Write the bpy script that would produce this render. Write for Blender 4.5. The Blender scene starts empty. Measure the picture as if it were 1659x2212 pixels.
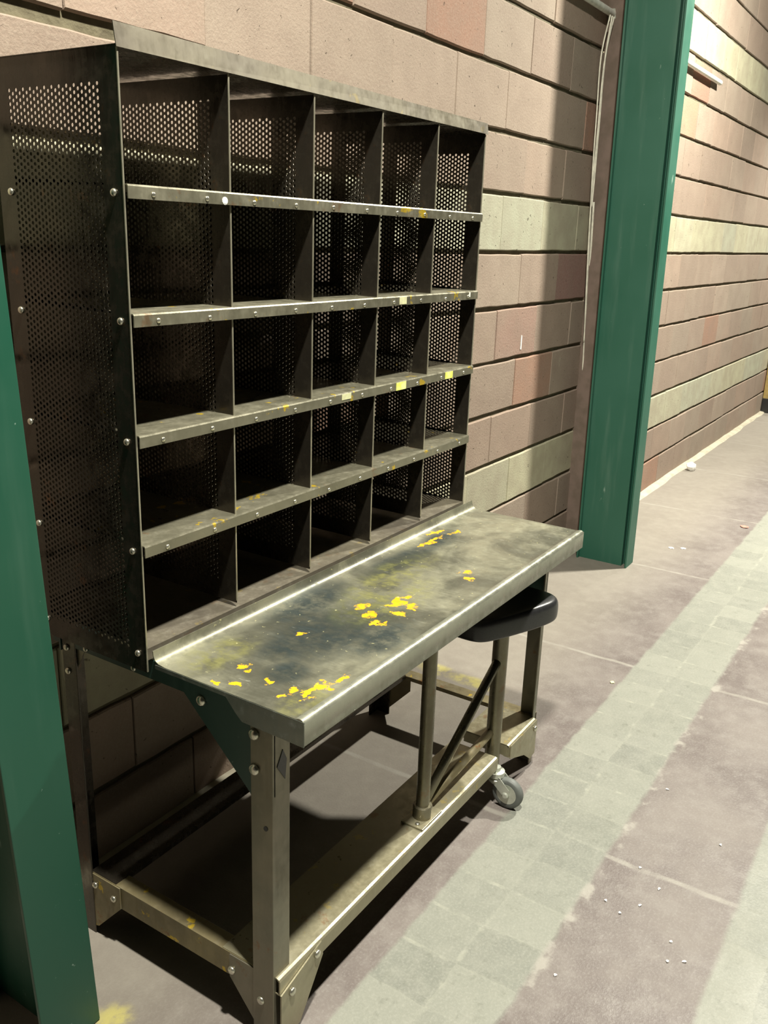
import bpy, bmesh, math, random
from mathutils import Vector, Matrix
random.seed(7)
S = bpy.context.scene
C = S.collection
# ------------------------------------------------------------------ camera
FPX = 1932.5
cam_d = bpy.data.cameras.new('camera'); cam = bpy.data.objects.new('camera', cam_d); C.objects.link(cam)
yaw, pitch, roll = 0.5665, -0.3007, 0.035
fw = Vector((math.cos(pitch)*math.cos(yaw), math.cos(pitch)*math.sin(yaw), math.sin(pitch)))
rt = Vector((math.sin(yaw), -math.cos(yaw), 0)); up = rt.cross(fw)
r2 = rt*math.cos(roll)+up*math.sin(roll); u2 = -rt*math.sin(roll)+up*math.cos(roll)
M = Matrix((r2, u2, -fw)).transposed().to_4x4(); M.translation = Vector((-0.9778, -1.4862, 1.4362))
cam.matrix_world = M
cam_d.sensor_fit = 'HORIZONTAL'; cam_d.sensor_width = 36; cam_d.lens = FPX*36/1659
cam_d.clip_start = 0.02
S.camera = cam
# ------------------------------------------------------------------ exposure, world, lamps
S.view_settings.view_transform = 'Standard'; S.view_settings.look = 'None'
S.view_settings.gamma = 1; S.view_settings.exposure = 0.50
W = bpy.data.worlds.new('hall'); S.world = W; W.use_nodes = True
W.node_tree.nodes['Background'].inputs[0].default_value = (0.9, 0.95, 0.88, 1)
W.node_tree.nodes['Background'].inputs[1].default_value = 0.003
def lamp(x, y, z, e, size=0.16, col=(1.0, 0.965, 0.84)):
    d = bpy.data.lights.new('hall_lamp', 'AREA'); d.shape = 'DISK'; d.size = size; d.energy = e; d.color = col
    o = bpy.data.objects.new('hall_lamp', d); o.location = (x, y, z); C.objects.link(o)   # faces down
lamp(-0.15, -1.33, 3.6, 172)
lamp(3.8, -1.33, 3.6, 262)
def cutoff_lamp(x, y, z, e):          # assumed lamp further down the hall, cone narrowed to keep under the table dark
    d = bpy.data.lights.new('cutoff_lamp', 'SPOT'); d.energy = e; d.color = (1.0, 0.965, 0.84); d.spot_size = math.radians(124); d.spot_blend = .45; d.shadow_soft_size = .08
    o = bpy.data.objects.new('cutoff_lamp', d); o.location = (x, y, z); C.objects.link(o)
cutoff_lamp(7.8, -1.33, 3.6, 540)
cutoff_lamp(11.8, -1.33, 3.6, 560)
# ------------------------------------------------------------------ material helpers
class NT:
    def __init__(s, name):
        s.m = bpy.data.materials.new(name); s.m.use_nodes = True; s.t = s.m.node_tree
        s.b = s.t.nodes['Principled BSDF']; s.tc = s.n('ShaderNodeTexCoord')
        s.P = s.tc.outputs['Object']
    def n(s, k, **kw):
        x = s.t.nodes.new(k)
        for a, v in kw.items(): setattr(x, a, v)
        return x
    def l(s, a, b): s.t.links.new(a, b)
    def noise(s, scale, detail=3, rough=.55, vec=None, dist=0):
        x = s.n('ShaderNodeTexNoise'); x.inputs['Scale'].default_value = scale; x.inputs['Detail'].default_value = detail
        x.inputs['Roughness'].default_value = rough; x.inputs['Distortion'].default_value = dist
        s.l(vec or s.P, x.inputs['Vector']); return x.outputs['Fac']
    def mp(s, sc=(1,1,1), loc=(0,0,0), rot=(0,0,0), vec=None):
        x = s.n('ShaderNodeMapping'); x.inputs['Scale'].default_value = sc; x.inputs['Location'].default_value = loc
        x.inputs['Rotation'].default_value = rot; s.l(vec or s.P, x.inputs['Vector']); return x.outputs[0]
    def ramp(s, f, a, b, c0=0., c1=1.):
        x = s.n('ShaderNodeMapRange', interpolation_type='SMOOTHSTEP'); s.l(f, x.inputs[0])
        for i, v in ((1, a), (2, b), (3, c0), (4, c1)): x.inputs[i].default_value = v
        return x.outputs[0]
    def math(s, op, a, b=None, c=None):
        x = s.n('ShaderNodeMath', operation=op)
        for i, v in enumerate((a, b, c)):
            if v is None: continue
            if isinstance(v, (int, float)): x.inputs[i].default_value = v
            else: s.l(v, x.inputs[i])
        return x.outputs[0]
    def mix(s, f, a, b, mode='MIX'):
        x = s.n('ShaderNodeMix', data_type='RGBA', blend_type=mode)
        for i, v in ((0, f), (6, a), (7, b)):
            if isinstance(v, (int, float)): x.inputs[i].default_value = v
            elif isinstance(v, tuple): x.inputs[i].default_value = v+(1,) if len(v) == 3 else v
            else: s.l(v, x.inputs[i])
        return x.outputs[2]
    def sep(s, vec=None):
        x = s.n('ShaderNodeSeparateXYZ'); s.l(vec or s.P, x.inputs[0]); return x.outputs
    def out(s, col=None, rough=None, metal=None, bump=None, bs=.3, bd=.002, spec=None):
        for k, v in (('Base Color', col), ('Roughness', rough), ('Metallic', metal), ('Specular IOR Level', spec)):
            if v is None: continue
            if isinstance(v, tuple): s.b.inputs[k].default_value = v+(1,)
            elif isinstance(v, (int, float)): s.b.inputs[k].default_value = v
            else: s.l(v, s.b.inputs[k])
        if bump is not None:
            x = s.n('ShaderNodeBump'); x.inputs['Strength'].default_value = bs; x.inputs['Distance'].default_value = bd
            s.l(bump, x.inputs['Height']); s.l(x.outputs[0], s.b.inputs['Normal'])
        return s.m
    def spots(s, pts, p, warp=0):
        """union of soft ellipses, pts = (cx, cy, rx, ry) in two object axes"""
        acc = None
        if warp:
            w = s.n('ShaderNodeTexNoise'); w.inputs['Scale'].default_value = 45; w.inputs['Detail'].default_value = 4; s.l(s.P, w.inputs['Vector'])
            v = s.n('ShaderNodeVectorMath', operation='MULTIPLY_ADD'); s.l(w.outputs['Color'], v.inputs[0]); v.inputs[1].default_value = (warp,)*3; s.l(s.P, v.inputs[2])
            v2 = s.n('ShaderNodeVectorMath', operation='SUBTRACT'); s.l(v.outputs[0], v2.inputs[0]); v2.inputs[1].default_value = (warp/2,)*3
            o = s.sep(v2.outputs[0])
        else: o = s.sep()
        for cx, cy, rx, ry in pts:
            a = s.math('MULTIPLY', s.math('SUBTRACT', o[p[0]], cx), 1/rx); b = s.math('MULTIPLY', s.math('SUBTRACT', o[p[1]], cy), 1/ry)
            d = s.math('ADD', s.math('MULTIPLY', a, a), s.math('MULTIPLY', b, b))
            g = s.ramp(d, 0, 1, 1, 0)
            acc = g if acc is None else s.math('MAXIMUM', acc, g)
        return acc

def M_block():
    t = NT('block_wall'); a = t.n('ShaderNodeVertexColor', layer_name='tint')
    n1 = t.noise(9, 5); n2 = t.noise(130, 3, .7); n3 = t.noise(2.2, 3)
    c = t.mix(t.ramp(n1, .3, .7, 0, .35), a.outputs[0], (.30, .235, .19))
    c = t.mix(t.ramp(n3, .45, .75, 0, .30), c, (.50, .45, .36))
    c = t.mix(t.ramp(n2, .35, .75, .0, .22), c, (.60, .54, .45))
    pit = t.ramp(t.noise(60, 2, .5, dist=.6), .69, .74)
    c = t.mix(t.math('MULTIPLY', pit, .65), c, (.09, .07, .05))
    smear = t.ramp(t.noise(14, 5, .65, t.mp((1, 1, .35))), .68, .74)
    c = t.mix(t.math('MULTIPLY', smear, .45), c, (.62, .60, .47))
    h = t.math('SUBTRACT', t.math('ADD', n2, t.math('MULTIPLY', n1, .8)), pit)
    c = t.mix(1.0, c, (.655, .625, .60), 'MULTIPLY')
    return t.out(c, .92, 0, h, .5, .003, .25)
def M_mortar():
    t = NT('mortar'); n = t.noise(25, 4)
    return t.out(t.mix(n, (.055, .044, .026), (.17, .15, .09)), .95, 0, n, .8, .01)
def M_floor():
    t = NT('paved_floor'); o = t.sep(); x, y = o[0], o[1]
    wob = t.math('MULTIPLY', t.math('SUBTRACT', t.noise(16, 4), .5), .022)
    yy = t.math('ADD', y, wob)
    nA = t.noise(3.2, 5, .6); nB = t.noise(18, 5, .65); nC = t.noise(160, 3, .7)
    slab = t.mix(t.ramp(nA, .35, .68), (.150, .122, .112), (.235, .205, .185))
    slab = t.mix(t.ramp(nB, .4, .75, 0, .55), slab, (.29, .265, .24))
    slab = t.mix(t.ramp(nC, .45, .8, 0, .45), slab, (.36, .34, .31))
    # next to the wall the slabs are paler and cut in long flags
    pale = t.ramp(y, -.66, -.30)
    slab = t.mix(t.math('MULTIPLY', pale, .75), slab, t.mix(nB, (.27, .24, .20), (.36, .33, .27)))
    def jline(v, period, off, w):
        f = t.math('FRACT', t.math('ADD', t.math('MULTIPLY', v, 1/period), off))
        d = t.math('ABSOLUTE', t.math('SUBTRACT', f, .5))
        return t.ramp(d, .5-w/period, .5-w*.3/period)
    xw = t.math('ADD', x, t.math('MULTIPLY', t.math('SUBTRACT', t.noise(5, 3), .5), .03))
    ja = jline(xw, 1.05, .15, .012)
    inA = t.math('MULTIPLY', ja, t.ramp(t.noise(6, 3), .35, .6, .1, .65))
    slab = t.mix(inA, slab, (.40, .38, .33))
    # two bands of squared setts
    u = t.math('ADD', xw, 0)
    jx = jline(u, .131, .10, .007); row1 = t.math('ABSOLUTE', t.math('ADD', yy, .838)); jy = t.ramp(row1, .002, .009, 1, 0)
    cell = t.n('ShaderNodeTexWhiteNoise', noise_dimensions='2D'); cv = t.n('ShaderNodeCombineXYZ')
    t.l(t.math('FLOOR', t.math('ADD', t.math('MULTIPLY', u, 1/.131), .10)), cv.inputs[0])
    t.l(t.math('FLOOR', t.math('MULTIPLY', t.math('ADD', yy, .838), 1/.135)), cv.inputs[1]); t.l(cv.outputs[0], cell.inputs[0])
    sett = t.mix(cell.outputs[0], (.215, .222, .188), (.280, .286, .240))
    sett = t.mix(t.ramp(nB, .35, .75, 0, .6), sett, (.32, .322, .272))
    sett = t.mix(t.ramp(nC, .4, .8, 0, .5), sett, (.40, .40, .345))
    sett = t.mix(t.ramp(t.noise(24, 5, .7), .55, .72, 0, .6), sett, (.175, .18, .145))
    jn = t.math('MULTIPLY', t.math('MAXIMUM', jx, jy), t.ramp(t.noise(17, 4, .6), .48, .70, .05, .5))
    sett = t.mix(jn, sett, t.mix(t.ramp(yy, -1.2, -1.1, 1, 0), (.45, .45, .37), (.17, .17, .13)))
    b1 = t.math('MULTIPLY', t.ramp(yy, -.985, -.968), t.ramp(yy, -.712, -.698, 1, 0))
    b2 = t.ramp(yy, -1.292, -1.276, 1, 0)
    band = t.math('MAXIMUM', b1, b2)
    c = t.mix(band, slab, sett)
    # chipped light mortar along the band's outer edge
    e1 = t.math('MULTIPLY', t.ramp(t.math('ABSOLUTE', t.math('ADD', yy, .985)), .006, .02, 1, 0), t.ramp(t.noise(13, 4), .5, .62))
    c = t.mix(t.math('MULTIPLY', e1, .7), c, (.42, .40, .35))
    # old yellow floor paint
    yp = t.math('MULTIPLY', t.spots([(1.50, -.15, .05, .09), (1.495, -.30, .045, .13), (-.115, -.37, .05, .05)], (0, 1)), t.ramp(nB, .35, .6))
    c = t.mix(t.math('MULTIPLY', yp, .7), c, (.62, .55, .14))
    h = t.math('ADD', t.math('MULTIPLY', nB, .5), t.math('SUBTRACT', t.math('MULTIPLY', nC, .4), t.math('MULTIPLY', t.math('MULTIPLY', band, jn), .6)))
    c = t.mix(1.0, c, (.77, .77, .775), 'MULTIPLY')
    return t.out(c, t.math('SUBTRACT', t.ramp(nA, .3, .7, .60, .82), t.math('MULTIPLY', t.ramp(y, -.95, -1.0, 0, 1), .18)), 0, h, .45, .004, .35)
def M_steel(name, a, b, rust=.3, rough=.38, metal=.6, yellow=0., wear=(.42, .40, .31), wearamt=.5):
    t = NT(name); n1 = t.noise(5, 5, .6); n2 = t.noise(38, 5, .65); n3 = t.noise(120, 3, .6, t.mp((1, 1, .12)))
    c = t.mix(t.ramp(n1, .3, .7), a, b)
    c = t.mix(t.ramp(n2, .52, .8, 0, wearamt), c, wear)
    c = t.mix(t.ramp(t.noise(16, 5, .7), .60, .70, 0, rust), c, (.30, .12, .03))
    c = t.mix(1.0, c, (.68, .68, .70), 'MULTIPLY')
    if yellow: c = t.mix(t.ramp(t.noise(22, 4, .6, t.mp((1, 1, 1), (3, 1, 2))), .63, .68, 0, yellow), c, (.66, .46, .03))
    r = t.ramp(t.math('ADD', n2, t.math('MULTIPLY', n3, .4)), .45, 1.0, rough-.08, rough+.22)
    return t.out(c, r, metal, t.math('ADD', n2, n3), .12, .001)
def M_top():
    t = NT('worn_table_steel'); n1 = t.noise(6, 5, .6, dist=.4); n2 = t.noise(30, 5, .7); n3 = t.noise(160, 3, .6, t.mp((1, .15, 1), rot=(0, 0, .5)))
    c = t.mix(t.ramp(n1, .38, .66), (.14, .138, .103), (.34, .33, .24))
    dk = t.spots([(.32, -.56, .24, .13), (.38, -.45, .18, .07), (.72, -.465, .20, .05), (.90, -.46, .10, .05), (.20, -.54, .10, .06), (.33, -.66, .13, .06), (.12, -.60, .06, .05)], (0, 1))
    c = t.mix(t.math('MULTIPLY', dk, t.ramp(n2, .3, .62, .35, .95)), c, (.040, .055, .056))
    ol = t.math('MULTIPLY', t.spots([(.50, -.56, .20, .10), (.62, -.50, .22, .07), (.10, -.46, .12, .06), (.06, -.69, .08, .05)], (0, 1)), t.ramp(n2, .38, .66))
    c = t.mix(t.math('MULTIPLY', ol, .7), c, (.30, .29, .085))
    sm = [(.118, -.681, .030, .016), (.15, -.692, .020, .010), (.064, -.652, .026, .013), (.064, -.690, .016, .014), (.085, -.672, .02, .01), (.068, -.601, .014, .008), (.092, -.528, .014, .008),
          (.078, -.545, .012, .008), (.034, -.561, .007, .013), (.018, -.533, .006, .010), (.432, -.542, .022, .020), (.410, -.580, .022, .014), (.385, -.620, .016, .022), (.495, -.625, .020, .024),
          (.448, -.621, .014, .018), (.50, -.59, .05, .016), (.945, -.422, .05, .008), (.98, -.464, .03, .010), (.253, -.526, .012, .008), (.709, -.647, .02, .014), (.74, -.62, .02, .012), (.88, -.45, .08, .010)]
    yl = t.ramp(t.math('MULTIPLY', t.spots(sm, (0, 1), .05), t.ramp(t.noise(60, 5, .75), .36, .60, .0, 1.3)), .14, .50)
    c = t.mix(yl, c, t.mix(t.noise(90, 2), (.68, .27, .01), (.72, .44, .012)))
    fk = t.ramp(t.noise(95, 2, .5), .70, .74)
    c = t.mix(t.math('MULTIPLY', fk, .6), c, (.70, .66, .36))
    sc = t.ramp(t.noise(70, 4, .7, t.mp((1, .25, 1), rot=(0, 0, -.4))), .66, .75)
    c = t.mix(t.math('MULTIPLY', sc, .35), c, (.65, .65, .55))
    r = t.ramp(t.math('ADD', n2, t.math('MULTIPLY', n3, .5)), .5, 1.1, .27, .55)
    m = t.math('MULTIPLY', t.math('SUBTRACT', 1, yl), .55)
    return t.out(c, r, m, t.math('ADD', n2, t.math('MULTIPLY', n3, .6)), .12, .001)
def M_paint(name, a, b, rough=.35, scr=.5, haze=.15):
    t = NT(name); n = t.noise(4, 4)
    c = t.mix(n, a, b)
    s1 = t.ramp(t.noise(22, 4, .6, t.mp((1, 1, .3), rot=(0, .5, 0))), .70, .76)
    s2 = t.ramp(t.noise(75, 3, .6), .72, .78)
    s = t.math('MAXIMUM', s1, s2)
    c = t.mix(t.math('MULTIPLY', s, scr), c, (.33, .45, .38))
    dd = t.ramp(t.noise(14, 4, .6, t.mp((1, 1, .10))), .5, .8, 0, haze)
    c = t.mix(dd, c, (.24, .34, .28))
    return t.out(c, t.ramp(n, .3, .7, rough-.05, rough+.12), 0, t.noise(90, 3), .06, .001)
def M_plain(name, c, rough=.5, metal=0., bump=0., c2=None, sc=30):
    t = NT(name); n = t.noise(sc, 4)
    return t.out(t.mix(t.ramp(n, .35, .7), c, c2 or tuple(v*.75 for v in c)), rough, metal, n, bump or .05, .001)

m_block = M_block(); m_mort = M_mortar(); m_floor = M_floor()
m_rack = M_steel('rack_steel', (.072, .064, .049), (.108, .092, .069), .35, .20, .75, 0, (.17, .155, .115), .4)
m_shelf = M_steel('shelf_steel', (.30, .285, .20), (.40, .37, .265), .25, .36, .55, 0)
m_lip = M_steel('shelf_lip_steel', (.27, .255, .175), (.40, .375, .265), .45, .32, .6, .9)
m_topl = M_steel('rack_top_steel', (.24, .21, .16), (.32, .285, .20), .2, .42, .5, .15)
m_leg = M_steel('leg_steel', (.23, .225, .165), (.33, .30, .215), .55, .36, .6, 0)
m_rail = M_steel('lower_rail_steel', (.40, .36, .22), (.48, .44, .29), .5, .34, .5, .25)
m_end = M_steel('rusty_rail_steel', (.24, .20, .11), (.38, .32, .17), .8, .45, .45, .8)
m_apr = M_steel('apron_steel', (.42, .43, .33), (.54, .54, .42), .15, .30, .6, 0, (.55, .54, .42), .5)
m_flap = M_steel('scratched_shaded_flap_steel', (.17, .19, .16), (.27, .29, .24), .1, .32, .6, 0, (.50, .54, .50), .6)  # scratched steel, base also darkened for the shade on the side-facing flap
m_tube = M_steel('tube_steel', (.22, .20, .13), (.33, .30, .20), .4, .28, .7, 0)
m_top = M_top()
m_bolt = M_plain('zinc_bolt', (.72, .70, .58), .28, .9)
m_edge = M_plain('bright_sheet_edge', (.50, .47, .36), .35, .7)
m_gus = M_paint('dark_green_gusset', (.018, .048, .038), (.03, .07, .055), .4, .3)
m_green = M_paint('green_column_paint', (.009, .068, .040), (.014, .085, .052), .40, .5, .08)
m_green2 = M_paint('lit_green_column_paint', (.018, .100, .064), (.032, .128, .087), .48, .5, .22)  # column green lightened to paint in the light and haze on the far column
m_black = M_plain('black_vinyl', (.016, .016, .017), .32, 0, .1, (.022, .022, .023), 200)
m_rub = M_plain('grey_rubber', (.13, .14, .13), .55, 0, .1)
m_hub = M_plain('caster_zinc', (.58, .60, .52), .38, .5)
m_white = M_plain('white_plastic', (.82, .82, .74), .45, 0)
m_cable = M_plain('pale_cable', (.85, .82, .68), .5, 0)
m_paper = M_plain('white_paper', (.95, .95, .92), .8, 0)
m_yel = M_plain('yellow_sticker', (.80, .86, .10), .55, 0, .05, (.85, .88, .35), 60)
m_pal = M_plain('faded_sticker', (.62, .63, .36), .6, 0, .05, (.5, .48, .30), 60)
m_ochre = M_plain('ochre_paint', (.42, .30, .10), .6, 0)
m_curb = M_plain('curb_cement', (.47, .43, .33), .9, 0, .4, (.36, .33, .25), 14)
m_strip = M_plain('shaded_wall_brown', (.23, .17, .14), .9, 0, .3, (.17, .13, .10), 14)  # tone of the wall in shade, for the light-blocking strip
m_red = M_plain('red_card', (.55, .22, .17), .7, 0)

# ------------------------------------------------------------------ mesh helpers
def new(name, bm, mat, parent=None, smooth=False, bev=0, bseg=2):
    me = bpy.data.meshes.new(name); bmesh.ops.recalc_face_normals(bm, faces=bm.faces); bm.to_mesh(me); bm.free()
    o = bpy.data.objects.new(name, me); C.objects.link(o); me.materials.append(mat)
    if smooth:
        for p in me.polygons: p.use_smooth = True
    if bev:
        b = o.modifiers.new('bevel', 'BEVEL'); b.width = bev; b.segments = bseg; b.limit_method = 'ANGLE'
    if parent: o.parent = parent
    return o
def box(bm, x0, x1, y0, y1, z0, z1):
    v = [bm.verts.new(p) for p in ((x0,y0,z0),(x1,y0,z0),(x1,y1,z0),(x0,y1,z0),(x0,y0,z1),(x1,y0,z1),(x1,y1,z1),(x0,y1,z1))]
    for f in ((0,3,2,1),(4,5,6,7),(0,1,5,4),(1,2,6,5),(2,3,7,6),(3,0,4,7)): bm.faces.new([v[i] for i in f])
    return v
def prism(bm, pts, axis, a, b):
    """extrude a polygon of 2D points along axis from a to b"""
    def P(p, t): return {'x': (t, p[0], p[1]), 'y': (p[0], t, p[1]), 'z': (p[0], p[1], t)}[axis]
    A = [bm.verts.new(P(p, a)) for p in pts]; B = [bm.verts.new(P(p, b)) for p in pts]
    bm.faces.new(A); bm.faces.new(B[::-1]); n = len(pts)
    for i in range(n): bm.faces.new((A[i], B[i], B[(i+1) % n], A[(i+1) % n]))
def cyl(bm, p0, p1, r, seg=20, r1=None):
    p0, p1 = Vector(p0), Vector(p1); d = (p1-p0).normalized(); a = d.orthogonal().normalized(); b = d.cross(a)
    r1 = r if r1 is None else r1
    A = [bm.verts.new(p0+(a*math.cos(t)+b*math.sin(t))*r) for t in [i*2*math.pi/seg for i in range(seg)]]
    B = [bm.verts.new(p1+(a*math.cos(t)+b*math.sin(t))*r1) for t in [i*2*math.pi/seg for i in range(seg)]]
    bm.faces.new(A); bm.faces.new(B[::-1])
    for i in range(seg): bm.faces.new((A[i], A[(i+1) % seg], B[(i+1) % seg], B[i]))
def tube(bm, pts, r, seg=8):
    pts = [Vector(p) for p in pts]; rings = []
    for i, p in enumerate(pts):
        d = (pts[min(i+1, len(pts)-1)]-pts[max(i-1, 0)]).normalized(); a = d.cross(Vector((0, 1, .01))).normalized(); b = d.cross(a)
        rings.append([bm.verts.new(p+(a*math.cos(t)+b*math.sin(t))*r) for t in [k*2*math.pi/seg for k in range(seg)]])
    for A, B in zip(rings, rings[1:]):
        for i in range(seg): bm.faces.new((A[i], A[(i+1) % seg], B[(i+1) % seg], B[i]))
    bm.faces.new(rings[0]); bm.faces.new(rings[-1][::-1])
def lathe(bm, prof, o, ax, seg=24):
    """prof: (radius, height along ax)"""
    o, ax = Vector(o), Vector(ax).normalized(); a = ax.orthogonal().normalized(); b = ax.cross(a); rings = []
    for r, h in prof:
        rings.append([bm.verts.new(o+ax*h+(a*math.cos(t)+b*math.sin(t))*max(r, 1e-4)) for t in [k*2*math.pi/seg for k in range(seg)]])
    for A, B in zip(rings, rings[1:]):
        for i in range(seg): bm.faces.new((A[i], A[(i+1) % seg], B[(i+1) % seg], B[i]))
    bm.faces.new(rings[0]); bm.faces.new(rings[-1][::-1])
def thing(name, loc, label, cat, group=None):
    o = bpy.data.objects.new(name, None); C.objects.link(o); o.location = loc; o.empty_display_size = .1
    o['label'] = label; o['category'] = cat
    if group: o['group'] = group
    return o
def tag(o, label, cat, group=None):
    o['label'] = label; o['category'] = cat
    if group: o['group'] = group
    return o
def shift(o, root):          # mesh built in world coordinates, parented to a thing with a location
    o.parent = root; o.matrix_parent_inverse = Matrix.Translation(-Vector(root.location))
    return o
def part(root, name, bm, mat, **k):
    par = k.pop('par', None); o = new(name, bm, mat, **k)
    if par is None: shift(o, root)
    else: o.parent = par
    return o

# ------------------------------------------------------------------ block wall
bm = bmesh.new(); col = bm.loops.layers.float_color.new('tint')
L = .367
PK = [(.42, .335, .275), (.39, .31, .255), (.445, .365, .30), (.41, .345, .285), (.445, .345, .28)]
GR = [(.60, .61, .455), (.56, .595, .46), (.62, .625, .45)]
special = {(11, 4.34): (.46, .24, .18), (10, 4.38): (.50, .32, .22), (6, 2.83): (.36, .215, .195), (0, 4.22): (.42, .14, .10), (4, 2.62): (.44, .27, .20), (5, 2.35): (.43, .29, .24)}
for n in range(0, 22):
    z0 = -.011+.2*n; off = (1.682 if n % 2 else 1.866)-.045*(z0-1.9)
    ks = range(int((-4-off)/L), int((17-off)/L)+1)
    jog = [random.uniform(-.004, .004) for _ in range(60)]
    for k in ks:
        xa = off+k*L+random.uniform(.0008, .0025)+jog[k % 60]; xb = off+(k+1)*L-random.uniform(.0008, .0022)+jog[(k+1) % 60]
        za = z0+random.uniform(.004, .0075); zb = z0+.2-random.uniform(.004, .0075)
        if n == 9 and xb < .8: za += .009
        if n == 8 and xb < .8: zb -= .006
        yf = random.uniform(-.0025, .0015); xm = (xa+xb)/2
        c = random.choice(GR if n % 5 == 2 else PK); f = random.uniform(.93, 1.06)
        for (sn, sx), sc in special.items():
            if sn == n and xa <= sx <= xb: c = sc; f = 1
        if n % 5 != 2 and random.random() < .05: c = (.44, .27, .20)
        c = tuple(v*f for v in c)+(1,)
        e = .0035; F = []
        # front outline slightly irregular along the long edges
        seg = 6 if -1 < xm < 5 else 1
        top = [(xa+(xb-xa)*i/seg, zb-random.uniform(0, .003)) for i in range(seg+1)]
        bot = [(xa+(xb-xa)*i/seg, za+random.uniform(0, .003)) for i in range(seg+1)]
        T = [bm.verts.new((x if 0 < i < seg else x+(e*.3 if i == 0 else -e*.3), yf, z-e)) for i, (x, z) in enumerate(top)]
        B = [bm.verts.new((x if 0 < i < seg else x+(e*.3 if i == 0 else -e*.3), yf, z+e)) for i, (x, z) in enumerate(bot)]
        T2 = [bm.verts.new((x, yf+e, z)) for x, z in top]; B2 = [bm.verts.new((x, yf+e, z)) for x, z in bot]
        T3 = [bm.verts.new((x, .05, z)) for x, z in top]; B3 = [bm.verts.new((x, .05, z)) for x, z in bot]
        for i in range(seg):
            F += [bm.faces.new((B[i], B[i+1], T[i+1], T[i])), bm.faces.new((T[i], T[i+1], T2[i+1], T2[i])), bm.faces.new((B2[i], B2[i+1], B[i+1], B[i])),
                  bm.faces.new((T2[i], T2[i+1], T3[i+1], T3[i])), bm.faces.new((B3[i], B3[i+1], B2[i+1], B2[i]))]
        for i, s in ((0, 0), (seg, 1)):
            F += [bm.faces.new((B[i], T[i], T2[i], B2[i])), bm.faces.new((B2[i], T2[i], T3[i], B3[i]))]
        for fc in F:
            for lp in fc.loops: lp[col] = c
wall = new('wall_back', bm, m_block); wall['kind'] = 'structure'
bm = bmesh.new(); box(bm, -4.3, 17.3, .010, .06, -.05, 4.5)
mo = new('mortar', bm, m_mort, wall)
bm = bmesh.new(); prism(bm, [(2.316, 1.020), (2.323, 1.020), (2.322, 1.073), (2.317, 1.076)], 'y', -.0042, -.0015); new('chalk_mark', bm, m_paper, wall)
# ------------------------------------------------------------------ floor and cement curb
bm = bmesh.new(); bmesh.ops.create_grid(bm, x_segments=1, y_segments=1, size=.5)
for v in bm.verts: v.co = Vector((-4.3+(v.co.x+.5)*21.6, -5+(v.co.y+.5)*5.05, 0))
fl = new('floor', bm, m_floor); fl['kind'] = 'structure'
bm = bmesh.new(); nseg = 120; xs = [-4+i*21/nseg for i in range(nseg+1)]
rows = []
for x in xs:
    w = .045+random.uniform(-.008, .008); h = .012+random.uniform(-.003, .003)
    rows.append([bm.verts.new(p) for p in ((x, .01, h), (x, -w*.7, h*.8), (x, -w, -.002))])
for a, b in zip(rows, rows[1:]):
    for i in range(2): bm.faces.new((a[i], a[i+1], b[i+1], b[i]))
cu = new('baseboard_back', bm, m_curb); cu['kind'] = 'structure'

# ------------------------------------------------------------------ green I-beam columns
def column(x, w, yf, yb, label, tilt=0., far=False):
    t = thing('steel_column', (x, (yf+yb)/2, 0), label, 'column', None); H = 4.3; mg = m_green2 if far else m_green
    bm = bmesh.new(); box(bm, x-w/2, x+w/2, yf, yf+.008, 0, H); part(t, 'flange', bm, mg, bev=.0015)
    bm = bmesh.new(); box(bm, x-w/2, x+w/2, yb-.008, yb, 0, H); part(t, 'flange', bm, mg, bev=.0015)
    bm = bmesh.new()
    if far:
        box(bm, x-.030, x+.020, yf+.030, yb-.007, 0, H); box(bm, x+.004, x+.016, yf+.007, yf+.032, 0, H)
    else: box(bm, x-.004, x+.004, yf+.007, yb-.007, 0, H)
    part(t, 'web', bm, mg)
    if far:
        bm = bmesh.new(); prism(bm, [(x+.040, yb), (x+.050, yb), (x+.078, .004), (x+.070, .004)], 'z', 0, H); part(t, 'light_block_strip', bm, m_strip)  # added strip keeps lamp light off the wall, coloured like shaded wall
    t.rotation_euler = (0, tilt, 0)
    return t
column(-.187, .118, -.35, -.13, 'scratched green steel column in the left foreground, beside the rack', -.046)
column(2.953, .100, -.352, -.11, 'tall green steel column standing against the block wall beyond the table', -.040, True)

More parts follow.
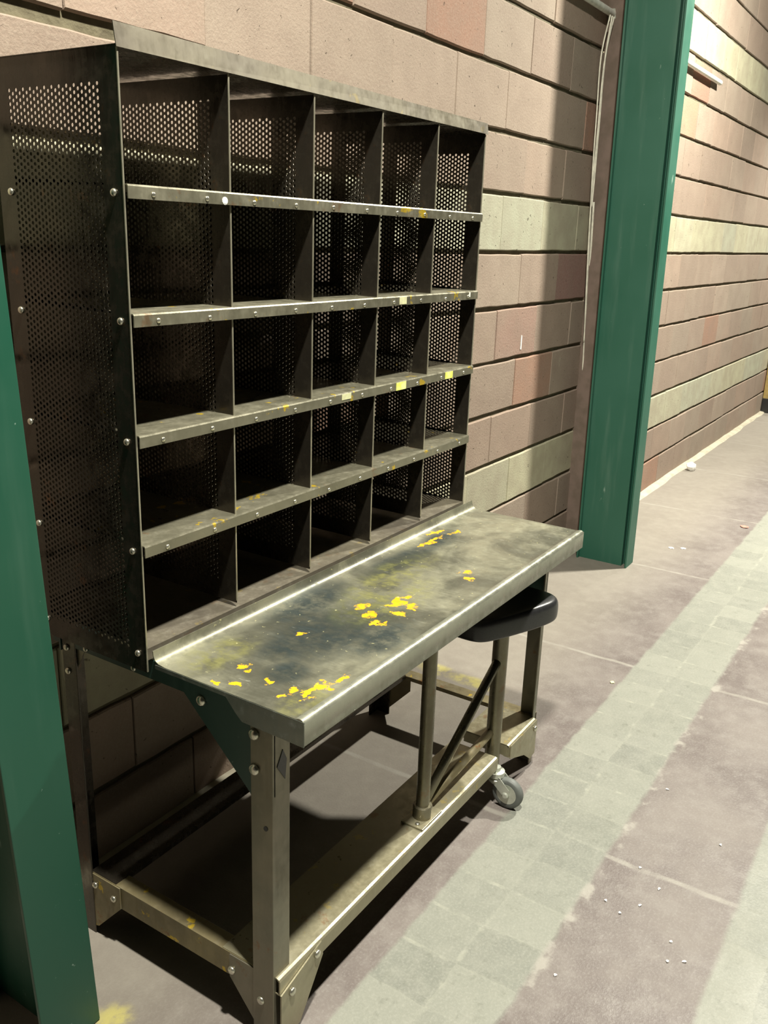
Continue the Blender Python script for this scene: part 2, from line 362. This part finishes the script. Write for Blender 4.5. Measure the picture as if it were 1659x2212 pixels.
# ------------------------------------------------------------------ pigeonhole rack
X0, X1, YF, YB = 0., 1.165, -.383, -.085
ZT = 1.683; ZS = [1.496, 1.305, 1.111, .9215]; Z5 = .731
rack = thing('pigeonhole_rack', (.58, -.23, .731), 'dark steel pigeonhole rack with five columns of open bins on the work table', 'shelf rack')
def perforated(zb, zt):
    """sheet in the YZ plane (x = 0) with staggered round holes"""
    bm = bmesh.new(); pa, pb, r = .00866, .010, .0032
    ya, yb = -.345, -.125; nc = int((yb-ya)/pa); za, ze = zb+.035, zt-.034; nr = int((ze-za)/pb); ya = yb-nc*pa; ze = za+nr*pb
    key = {}
    def V(y, z):
        k = (round(y, 5), round(z, 5))
        if k not in key: key[k] = bm.verts.new((0, y, z))
        return key[k]
    for i in range(nc):
        y0, y1 = ya+i*pa, ya+(i+1)*pa; s = (i % 2)*pb/2
        for j in range(nr-(i % 2)):
            z0 = za+s+j*pb; z1 = z0+pb; zm, ym = z0+pb/2, (y0+y1)/2
            R = [V(y0, z0), V(ym, z0), V(y1, z0), V(y1, zm), V(y1, z1), V(ym, z1), V(y0, z1), V(y0, zm)]
            H = [bm.verts.new((0, ym+r*math.cos(a), zm+r*math.sin(a))) for a in [math.radians(225+45*q) for q in range(8)]]
            for q in range(8): bm.faces.new((R[q], R[(q+1) % 8], H[(q+1) % 8], H[q]))
        if i % 2:
            for za_, zb_ in ((za, za+s), (ze-s, ze)): bm.faces.new((V(y0, za_), V(y1, za_), V(y1, zb_), V(y0, zb_)))
    for y0, y1, z0, z1 in ((YF, ya, zb, zt), (yb, YB, zb, zt), (ya, yb, zb, za), (ya, yb, ze, zt)):
        bm.faces.new([bm.verts.new((0, a, b)) for a, b in ((y0, z0), (y1, z0), (y1, z1), (y0, z1))])
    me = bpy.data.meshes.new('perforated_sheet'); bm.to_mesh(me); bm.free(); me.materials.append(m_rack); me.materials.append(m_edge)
    return me
def bolt(par, p, d, r=.0055, h=.004, name='bolt'):
    bm = bmesh.new(); lathe(bm, [(r, 0), (r, h*.35), (r*.8, h*.8), (r*.35, h)], p, d, 10)
    return new(name, bm, m_bolt, par, smooth=True)
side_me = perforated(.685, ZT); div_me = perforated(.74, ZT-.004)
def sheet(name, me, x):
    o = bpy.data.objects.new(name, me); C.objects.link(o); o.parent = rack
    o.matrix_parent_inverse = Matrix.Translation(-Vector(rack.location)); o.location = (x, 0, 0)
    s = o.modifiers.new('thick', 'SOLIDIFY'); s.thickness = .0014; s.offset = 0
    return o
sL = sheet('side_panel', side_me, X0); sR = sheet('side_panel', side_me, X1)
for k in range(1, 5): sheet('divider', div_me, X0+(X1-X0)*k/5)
def at_side(par, p, d):
    o = bolt(par, p, d, .0062, .005); o.location = (0, 0, 0); return o
for z in ZS+[Z5]:
    for y in (-.363, -.115):
        zz = z-.013
        at_side(sL, (-.001, y, zz), (-1, 0, 0))
        b = bolt(sR, (.001, y, zz), (1, 0, 0), .0062, .005)
# narrow bright folded edges on the front of the sheets
bm = bmesh.new()
for k in range(6):
    x = X0+(X1-X0)*k/5; box(bm, x-.0014, x+.0014, YF-.0012, YF+.0005, .745 if 0 < k < 5 else .687, ZT-.003)
part(rack, 'folded_edge', bm, m_edge)
stick = {0: [], 1: [(.795, m_pal, .030, .016), (1.118, m_white, .006, .012)], 2: [(.801, m_yel, .042, .018), (1.031, m_yel, .038, .017), (.58, m_pal, .034, .012)], 3: []}
for i, z in enumerate(ZS):
    bm = bmesh.new(); prism(bm, [(-.39, z-.021), (-.39, z-.003), (-.3885, z-.0005), (-.386, z), (YB+.002, z), (YB+.002, z+.012), (YB+.0005, z+.012), (YB+.0005, z-.0015), (-.385, z-.0015), (-.388, z-.003), (-.388, z-.021)], 'x', X0+.0015 if i else X0+.002, X1-.0015)
    sh = part(rack, 'shelf', bm, m_lip)
    for j in range(10):
        bolt(sh, (.052+.1175*j, -.39, z-.0135+random.uniform(-.001, .001)), (0, -1, 0), .0042, .0025, 'rivet').matrix_parent_inverse = Matrix.Identity(4)
    for x, m, w, h in stick[i]:
        bm = bmesh.new(); box(bm, x-w/2, x+w/2, -.3908, -.390, z-.003-h, z-.003); s = new('sticker', bm, m, sh)
        s['label'] = 'bright yellow sticker' if m is m_yel else 'faded pale sticker'
    if i == 0:
        bm = bmesh.new(); lathe(bm, [(.0065, 0), (.0065, .001), (.004, .0018)], (.212, -.39, z-.015), (0, -1, 0), 12); s = new('sticker', bm, m_paper, sh); s['label'] = 'round white dot sticker'
bm = bmesh.new(); prism(bm, [(-.384, Z5-.022), (-.384, Z5), (YB+.002, Z5), (YB+.002, Z5+.012), (YB+.0005, Z5+.012), (YB+.0005, Z5-.0015), (-.3825, Z5-.0015), (-.3825, Z5-.022)], 'x', X0+.0015, X1-.0015)
part(rack, 'shelf', bm, m_topl)
# top sheet with raised front flange
bm = bmesh.new(); box(bm, X0-.002, X1+.002, YF-.002, YB+.008, ZT, ZT+.0015)
tp = part(rack, 'top_panel', bm, m_rack)
bm = bmesh.new(); zA, zB = ZT+.030, ZT+.024
v = [bm.verts.new(p) for p in ((X0-.004, YF-.004, ZT-.003), (X1+.008, YF-.004, ZT-.001), (X1+.006, YF-.001, zB), (X0-.006, YF-.001, zA))]
w = [bm.verts.new(q.co+Vector((0, .0016, 0))) for q in v]
bm.faces.new(v); bm.faces.new(w[::-1])
for i in range(4): bm.faces.new((v[i], w[i], w[(i+1) % 4], v[(i+1) % 4]))
part(rack, 'front_flange', bm, m_topl)

# ------------------------------------------------------------------ work table
ZTB = .7056; TX0, TX1 = .003, 1.198; TYF = -.729
tab = thing('work_table', (.6, -.45, 0), 'worn steel work table with yellow paint marks, under the pigeonhole rack', 'table')
prof = [(-.3955, .729), (-.3965, .720), (-.400, .7125), (-.408, .7078), (-.425, .7058), (-.55, .7056), (-.700, .7056), (-.711, .7056), (-.7145, .7072), (-.719, .7082), (-.7245, .7070), (-.7280, .7030), (-.729, .698), (-.729, .662), (-.727, .660), (-.708, .660)]
bm = bmesh.new(); N = 24
rows = [[bm.verts.new((TX0+(TX1-TX0)*i/N, y, z)) for y, z in prof] for i in range(N+1)]
for a, b in zip(rows, rows[1:]):
    for j in range(len(prof)-1): bm.faces.new((a[j], b[j], b[j+1], a[j+1]))
top = part(tab, 'tabletop', bm, m_top, smooth=True)
top.data.materials.append(m_apr)
for p in top.data.polygons:
    if p.center.y < -.712: p.material_index = 1
md = top.modifiers.new('thick', 'SOLIDIFY'); md.thickness = .002; md.offset = -1
md = top.modifiers.new('split', 'EDGE_SPLIT'); md.split_angle = math.radians(50)
# end flaps
bm = bmesh.new(); prism(bm, [(-.400, .7045), (-.400, .697), (-.565, .697), (-.585, .675), (-.60, .662), (-.7285, .660), (-.7285, .7045)], 'x', TX0-.001, TX0+.0012)
part(tab, 'end_flap', bm, m_flap)
bm = bmesh.new(); prism(bm, [(-.400, .7045), (-.400, .66), (-.72, .660), (-.7285, .668), (-.7285, .7045)], 'x', TX1-.0012, TX1+.001)
part(tab, 'end_flap', bm, m_apr)
# rail under the rack on each end, dark green, with its gussets
for sx, s in ((.0150, 1), (1.155, -1)):
    bm = bmesh.new(); box(bm, sx, sx+.003, -.60, -.105, .664, .702); part(tab, 'top_rail', bm, m_gus)
    bm = bmesh.new(); prism(bm, [(-.43, .695), (-.655, .695), (-.655, .53), (-.615, .50), (-.60, .52), (-.44, .672)], 'x', sx+.0035, sx+.006)
    g = part(tab, 'gusset', bm, m_gus)
    bm = bmesh.new(); prism(bm, [(-.12, .69), (-.12, .585), (-.135, .57), (-.155, .60), (-.195, .67), (-.20, .69)], 'x', sx+.0035, sx+.006)
    g2 = part(tab, 'gusset', bm, m_leg)
    if s == 1:
        for y, z in ((-.497, .662),): bolt(g, (sx, y, z), (-1, 0, 0), .010, .007)
        for y, z in ((-.20, .672), (-.33, .672)): bolt(g2, (sx, y, z), (-1, 0, 0), .006, .004)
# back top rail
bm = bmesh.new(); box(bm, .012, 1.15, -.13, -.125, .65, .70); part(tab, 'top_rail', bm, m_gus)
# legs: angle irons
def leg(x, y, dx, dy, top, mat=m_leg, w=.048, wx=.046):
    """angle iron: flange in YZ plane at x running dy, flange in XZ plane at y running dx"""
    bm = bmesh.new(); t = .004; sx = math.copysign(t, dx); sy = math.copysign(t, dy)
    prism(bm, [(x, y), (x+math.copysign(wx, dx), y), (x+math.copysign(wx, dx), y+sy), (x+sx, y+sy), (x+sx, y+math.copysign(w, dy)), (x, y+math.copysign(w, dy))], 'z', 0.0, top)
    return part(tab, 'leg', bm, mat, bev=.0012)
l1 = leg(.014, -.655, 1, 1, .700)
l2 = leg(1.166, -.655, -1, 1, .700, wx=.019, w=.045)
l3 = leg(.014, -.131, 1, -1, .70, m_rack, w=.038)
l4 = leg(1.150, -.131, -1, -1, .70, m_rack)
for y, z in ((-.617, .640), (-.617, .573)): bolt(l1, (.014, y, z), (-1, 0, 0), .0105, .008)
for y, z in ((-.145, .66), (-.145, .61)): bolt(l3, (.014, y, z), (-1, 0, 0), .007, .005)
bm = bmesh.new(); prism(bm, [(.025, .585), (.046, .552), (.050, .590), (.040, .612)], 'y', -.6562, -.6548); o = new('punched_hole', bm, m_black, l1)
# holes and dents down the leg
bm = bmesh.new(); lathe(bm, [(.0045, 0), (.0045, .0008)], (.0135, -.64, .465), (-1, 0, 0), 12); new('bolt_hole', bm, m_black, l1)
# lower end rails
def end_rail(x, s, mat):
    bm = bmesh.new()
    prism(bm, [(x, .098), (x, .1505), (x+s*.036, .1505), (x+s*.036, .1480), (x+s*.003, .1480), (x+s*.003, .101), (x+s*.020, .101), (x+s*.020, .098)], 'y', -.6495, -.1655)
    r = part(tab, 'lower_rail', bm, mat, bev=.0008)
    bm = bmesh.new(); prism(bm, [(-.650, .15), (-.650, .010), (-.625, .010), (-.548, .100), (-.548, .15)], 'x', x-s*.0035, x-s*.0008); g = part(tab, 'gusset', bm, m_leg)
    bm = bmesh.new(); prism(bm, [(-.165, .15), (-.165, .018), (-.178, .022), (-.25, .100), (-.25, .15)], 'x', x-s*.0035, x-s*.0008); g2 = part(tab, 'gusset', bm, mat)
    if s > 0:
        for y, z in ((-.554, .117), (-.625, .088)): bolt(g, (x-.0035, y, z), (-1, 0, 0), .0085, .006)
        for y, z in ((-.231, .117), (-.176, .125)): bolt(g2, (x-.0035, y, z), (-1, 0, 0), .0075, .005)
    return r
end_rail(.019, 1, m_end)
bm = bmesh.new(); prism(bm, [(1.145, .138), (1.145, .1505), (1.187, .1505), (1.187, .128), (1.185, .128), (1.185, .148), (1.147, .148), (1.147, .138)], 'y', -.6495, -.1655)
part(tab, 'lower_rail', bm, m_end, bev=.0008)
bm = bmesh.new(); prism(bm, [(-.165, .148), (-.165, .018), (-.178, .022), (-.25, .100), (-.25, .148)], 'x', 1.150, 1.1525); part(tab, 'gusset', bm, m_end)
# lower back rail
bm = bmesh.new(); prism(bm, [(-.162, .100), (-.162, .152), (-.235, .152), (-.235, .141), (-.232, .141), (-.232, .149), (-.165, .149), (-.165, .100)], 'x', .02, 1.148)
part(tab, 'lower_rail', bm, m_rack)
# wide lower front rail in two lengths with a gap for the stool post
def front_rail(xa, xb):
    bm = bmesh.new(); prism(bm, [(-.527, .152), (-.658, .152), (-.663, .150), (-.6655, .146), (-.6655, .116), (-.650, .116), (-.650, .1185), (-.6625, .1185), (-.6625, .145), (-.658, .149), (-.530, .149), (-.530, .128), (-.527, .128)], 'x', xa, xb)
    bm2 = bm
    r = part(tab, 'lower_rail', bm2, m_rail)
    bm = bmesh.new()
    if xa < .5: prism(bm, [(xa, .117), (xa+.12, .150), (xa+.125, .117), (xa+.055, .012), (xa, .012)], 'y', -.669, -.666)
    else: prism(bm, [(xb-.17, .150), (xb, .150), (xb, .045), (xb-.03, .040), (xb-.075, .075), (xb-.17, .112)], 'y', -.669, -.666)
    g = part(tab, 'gusset', bm, m_rail)
    for x, z in (((xa+.03, .105), (xa+.105, .132)) if xa < .5 else ((xb-.012, .128),)): bolt(g, (x, -.669, z), (0, -1, 0), .0085, .006)
    # closed end
    if xa > .5:
        bm = bmesh.new(); box(bm, xa, xa+.002, -.663, -.530, .118, .150); new('end_plate', bm, m_rail, r)
    else:
        bm = bmesh.new(); box(bm, xb-.002, xb, -.663, -.530, .118, .150); new('end_plate', bm, m_rail, r)
front_rail(.02, .905); front_rail(.973, 1.147)

# ------------------------------------------------------------------ swing-out stool
PX, PY = .575, -.632; SX, SY = .945, -.630
st = thing('swing_stool', (SX, SY, 0), 'swing-out stool with black padded seat, hinged under the table front', 'stool')
bm = bmesh.new(); cyl(bm, (PX, PY, .156), (PX, PY, .700), .0158); part(st, 'pivot_tube', bm, m_tube, smooth=True).modifiers.new('s', 'EDGE_SPLIT')
bm = bmesh.new(); lathe(bm, [(.0225, 0), (.0225, .030), (.021, .032), (.016, .032)], (PX, PY, .156), (0, 0, 1)); part(st, 'collar', bm, m_tube, smooth=True).modifiers.new('s', 'EDGE_SPLIT')
bm = bmesh.new(); box(bm, PX-.045, PX+.045, PY-.028, PY+.03, .1525, .157); pl = part(st, 'base_plate', bm, m_rail, bev=.001)
bolt(pl, (PX-.034, PY-.008, .157), (0, 0, 1), .006, .004)
bm = bmesh.new(); cyl(bm, (SX, SY, .098), (SX, SY, .509), .0200); part(st, 'seat_post', bm, m_tube, smooth=True).modifiers.new('s', 'EDGE_SPLIT')
bm = bmesh.new(); cyl(bm, (PX+.012, PY, .195), (SX-.012, SY, .405), .0115, 14); part(st, 'diagonal_brace', bm, m_tube, smooth=True)
bm = bmesh.new(); cyl(bm, (PX+.012, PY+.004, .176), (SX-.012, SY+.004, .200), .0115, 14); part(st, 'lower_arm', bm, m_end, smooth=True)
# seat pad
outl = [(.800, -.50), (.790, -.56), (.786, -.61), (.792, -.640), (.812, -.658), (.87, -.685), (.95, -.718), (1.01, -.736), (1.04, -.738), (1.068, -.728), (1.085, -.702), (1.090, -.64), (1.086, -.54), (1.07, -.49), (1.03, -.465), (.95, -.455), (.86, -.458), (.82, -.475)]
bm = bmesh.new(); cx = sum(p[0] for p in outl)/len(outl); cy = sum(p[1] for p in outl)/len(outl)
lay = [(.93, .509), (.985, .512), (1.0, .520), (1.0, .548), (.985, .558), (.95, .565), (.88, .569), (.5, .571)]
rings = [[bm.verts.new((cx+(x-cx)*s, cy+(y-cy)*s, z)) for x, y in outl] for s, z in lay]
for a, b in zip(rings, rings[1:]):
    for i in range(len(outl)): bm.faces.new((a[i], a[(i+1) % len(outl)], b[(i+1) % len(outl)], b[i]))
bm.faces.new(rings[0][::-1]); bm.faces.new(rings[-1])
s = part(st, 'seat', bm, m_black, smooth=True); md = s.modifiers.new('s', 'SUBSURF'); md.levels = 2; md.render_levels = 2
# caster under the post
bm = bmesh.new(); lathe(bm, [(.010, .050), (.020, .060), (.022, .068), (.018, .071), (.023, .075), (.023, .088), (.012, .090), (.012, .100)], (.930, -.652, .008), (0, 0, 1), 20)
head = part(st, 'caster', bm, m_hub, smooth=True); head.modifiers.new('s', 'EDGE_SPLIT')
WC = Vector((.930, -.690, .0425))
bm = bmesh.new()
for sx in (-.0175, .0155):
    prism(bm, [(-.700, .046), (-.692, .036), (-.682, .040), (-.640, .078), (-.640, .086), (-.672, .086), (-.700, .060)], 'x', WC.x+sx, WC.x+sx+.002)
box(bm, WC.x-.0175, WC.x+.0175, -.672, -.638, .084, .0865)
new('caster_fork', bm, m_hub, head)
bm = bmesh.new(); lathe(bm, [(.028, -.010), (.038, -.0115), (.0415, -.008), (.0425, -.003), (.0425, .003), (.0415, .008), (.038, .0115), (.028, .010)], WC, (1, 0, 0), 36)
new('caster_wheel', bm, m_rub, head, smooth=True)
bm = bmesh.new(); lathe(bm, [(.006, -.021), (.009, -.0185), (.010, -.012), (.024, -.0105), (.028, -.0108), (.028, .0108), (.010, .012), (.006, .021)], WC, (1, 0, 0), 24)
new('wheel_hub', bm, m_hub, head, smooth=True).modifiers.new('s', 'EDGE_SPLIT')

# ------------------------------------------------------------------ conduit, cables on the far column
bm = bmesh.new(); cyl(bm, (2.05, -.022, 2.322), (4.72, -.022, 2.322), .014, 16)
cd = tag(new('conduit', bm, m_white, smooth=True), 'straight white conduit pipe fixed along the upper block wall', 'pipe'); cd.modifiers.new('s', 'EDGE_SPLIT')
bm = bmesh.new(); box(bm, 2.92, 2.95, -.040, -.002, 2.302, 2.342); new('pipe_clip', bm, m_hub, cd, bev=.003)
def cable(pts, r, label):
    bm = bmesh.new(); P = [Vector(p) for p in pts]; out = []
    for i in range(len(P)-1):
        a, b, c_, d = P[max(i-1, 0)], P[i], P[i+1], P[min(i+2, len(P)-1)]
        for k in range(8):
            t = k/8; out.append(.5*((2*b)+(c_-a)*t+(2*a-5*b+4*c_-d)*t*t+(3*b-a-3*c_+d)*t**3))
    out.append(P[-1]); tube(bm, out, r)
    return tag(new('hanging_cable', bm, m_cable, smooth=True), label, 'cable')
cable([(2.835, -.045, 2.30), (2.842, -.02, 2.15), (2.855, -.02, 1.93), (2.872, -.02, 1.70), (2.915, -.02, 1.40), (2.95, -.02, 1.15), (2.965, -.02, 1.00)], .0032, 'pale cable beside the far green column, leftmost of the bundle')
cable([(2.856, -.045, 2.30), (2.866, -.026, 2.1), (2.885, -.02, 1.85), (2.885, -.02, 1.62), (2.915, -.02, 1.35), (2.975, -.02, .95), (3.006, -.02, .685)], .0034, 'pale cable beside the far green column, hanging lowest of the bundle')
cable([(2.878, -.045, 2.30), (2.886, -.022, 2.15), (2.895, -.02, 1.9), (2.90, -.02, 1.70), (2.90, -.02, 1.58)], .003, 'short pale cable closest to the far green column in the bundle')
cable([(2.94, -.012, 1.6), (2.995, -.010, 1.1), (3.02, -.010, .69), (3.135, -.010, .115), (3.15, -.012, .03)], .005, 'thin beige cable running down the blocks to the floor behind the green column')

# ------------------------------------------------------------------ far end: ochre post
t = thing('wooden_post', (7.75, -.06, 0), 'ochre post with black foot at the far end of the wall', 'post')
bm = bmesh.new(); box(bm, 7.70, 7.85, -.10, -.005, .12, 1.1); part(t, 'board', bm, m_ochre, bev=.004)
bm = bmesh.new(); box(bm, 7.69, 7.86, -.13, -.005, 0, .13); part(t, 'foot', bm, m_black, bev=.004)

# ------------------------------------------------------------------ litter on the floor
def scrap(name, p, r, m, label, cat, group=None, flat=.35, seed=1, sub=2):
    rnd = random.Random(seed); bm = bmesh.new(); bmesh.ops.create_icosphere(bm, subdivisions=sub, radius=r)
    for v in bm.verts:
        v.co *= rnd.uniform(.72, 1.12); v.co.z *= flat
    lo = min(v.co.z for v in bm.verts)
    for v in bm.verts: v.co.z -= lo
    o = new(name, bm, m); o.location = p; tag(o, label, cat, group); return o
scrap('crumpled_paper', (5.02, -.09, 0), .034, m_paper, 'crumpled white paper ball on the floor at the foot of the wall', 'paper', flat=.95, seed=3)
scrap('paper_scrap', (1.776, -.683, 0), .009, m_pal, 'small pale yellow scrap at the inner edge of the sett band, near the table leg', 'litter', flat=.3, seed=5, sub=1)
scrap('red_scrap', (3.93, -.66, 0), .028, m_red, 'faded red scrap on the floor beyond the far green column', 'litter', flat=.12, seed=6, sub=1)
G = 'tiny pale crumbs on the dark paving strip'
first = scrap('crumb', (0.897, -1.06, 0), .0042, m_paper, 'tiny pale crumb lying on the dark paving strip beside the setts', 'crumb', G, .5, 9, 1)
for i, (x, y) in enumerate([(.85, -1.12), (.74, -1.03), (.72, -1.07), (.77, -1.10), (.70, -1.19), (.64, -1.20), (.66, -1.23), (.47, -1.02), (1.10, -1.20), (1.26, -1.02)]):
    o = first.copy(); C.objects.link(o); o.location = (x, y, 0); o.rotation_euler = (0, 0, i*.9); o.scale = (1, 1, 1) if i % 3 else (1.5, .8, 1)
W2 = 'two white shards lying on the floor past the far green column'
a = scrap('white_shard', (3.33, -.44, 0), .016, m_paper, 'small white shard on floor past the far green column, nearer the wall', 'litter', W2, .12, 11, 1)
b = a.copy(); C.objects.link(b); b['label'] = 'small white shard on floor past the far green column, nearer the setts'; b.location = (3.36, -.49, 0); b.rotation_euler = (0, 0, 1.2)
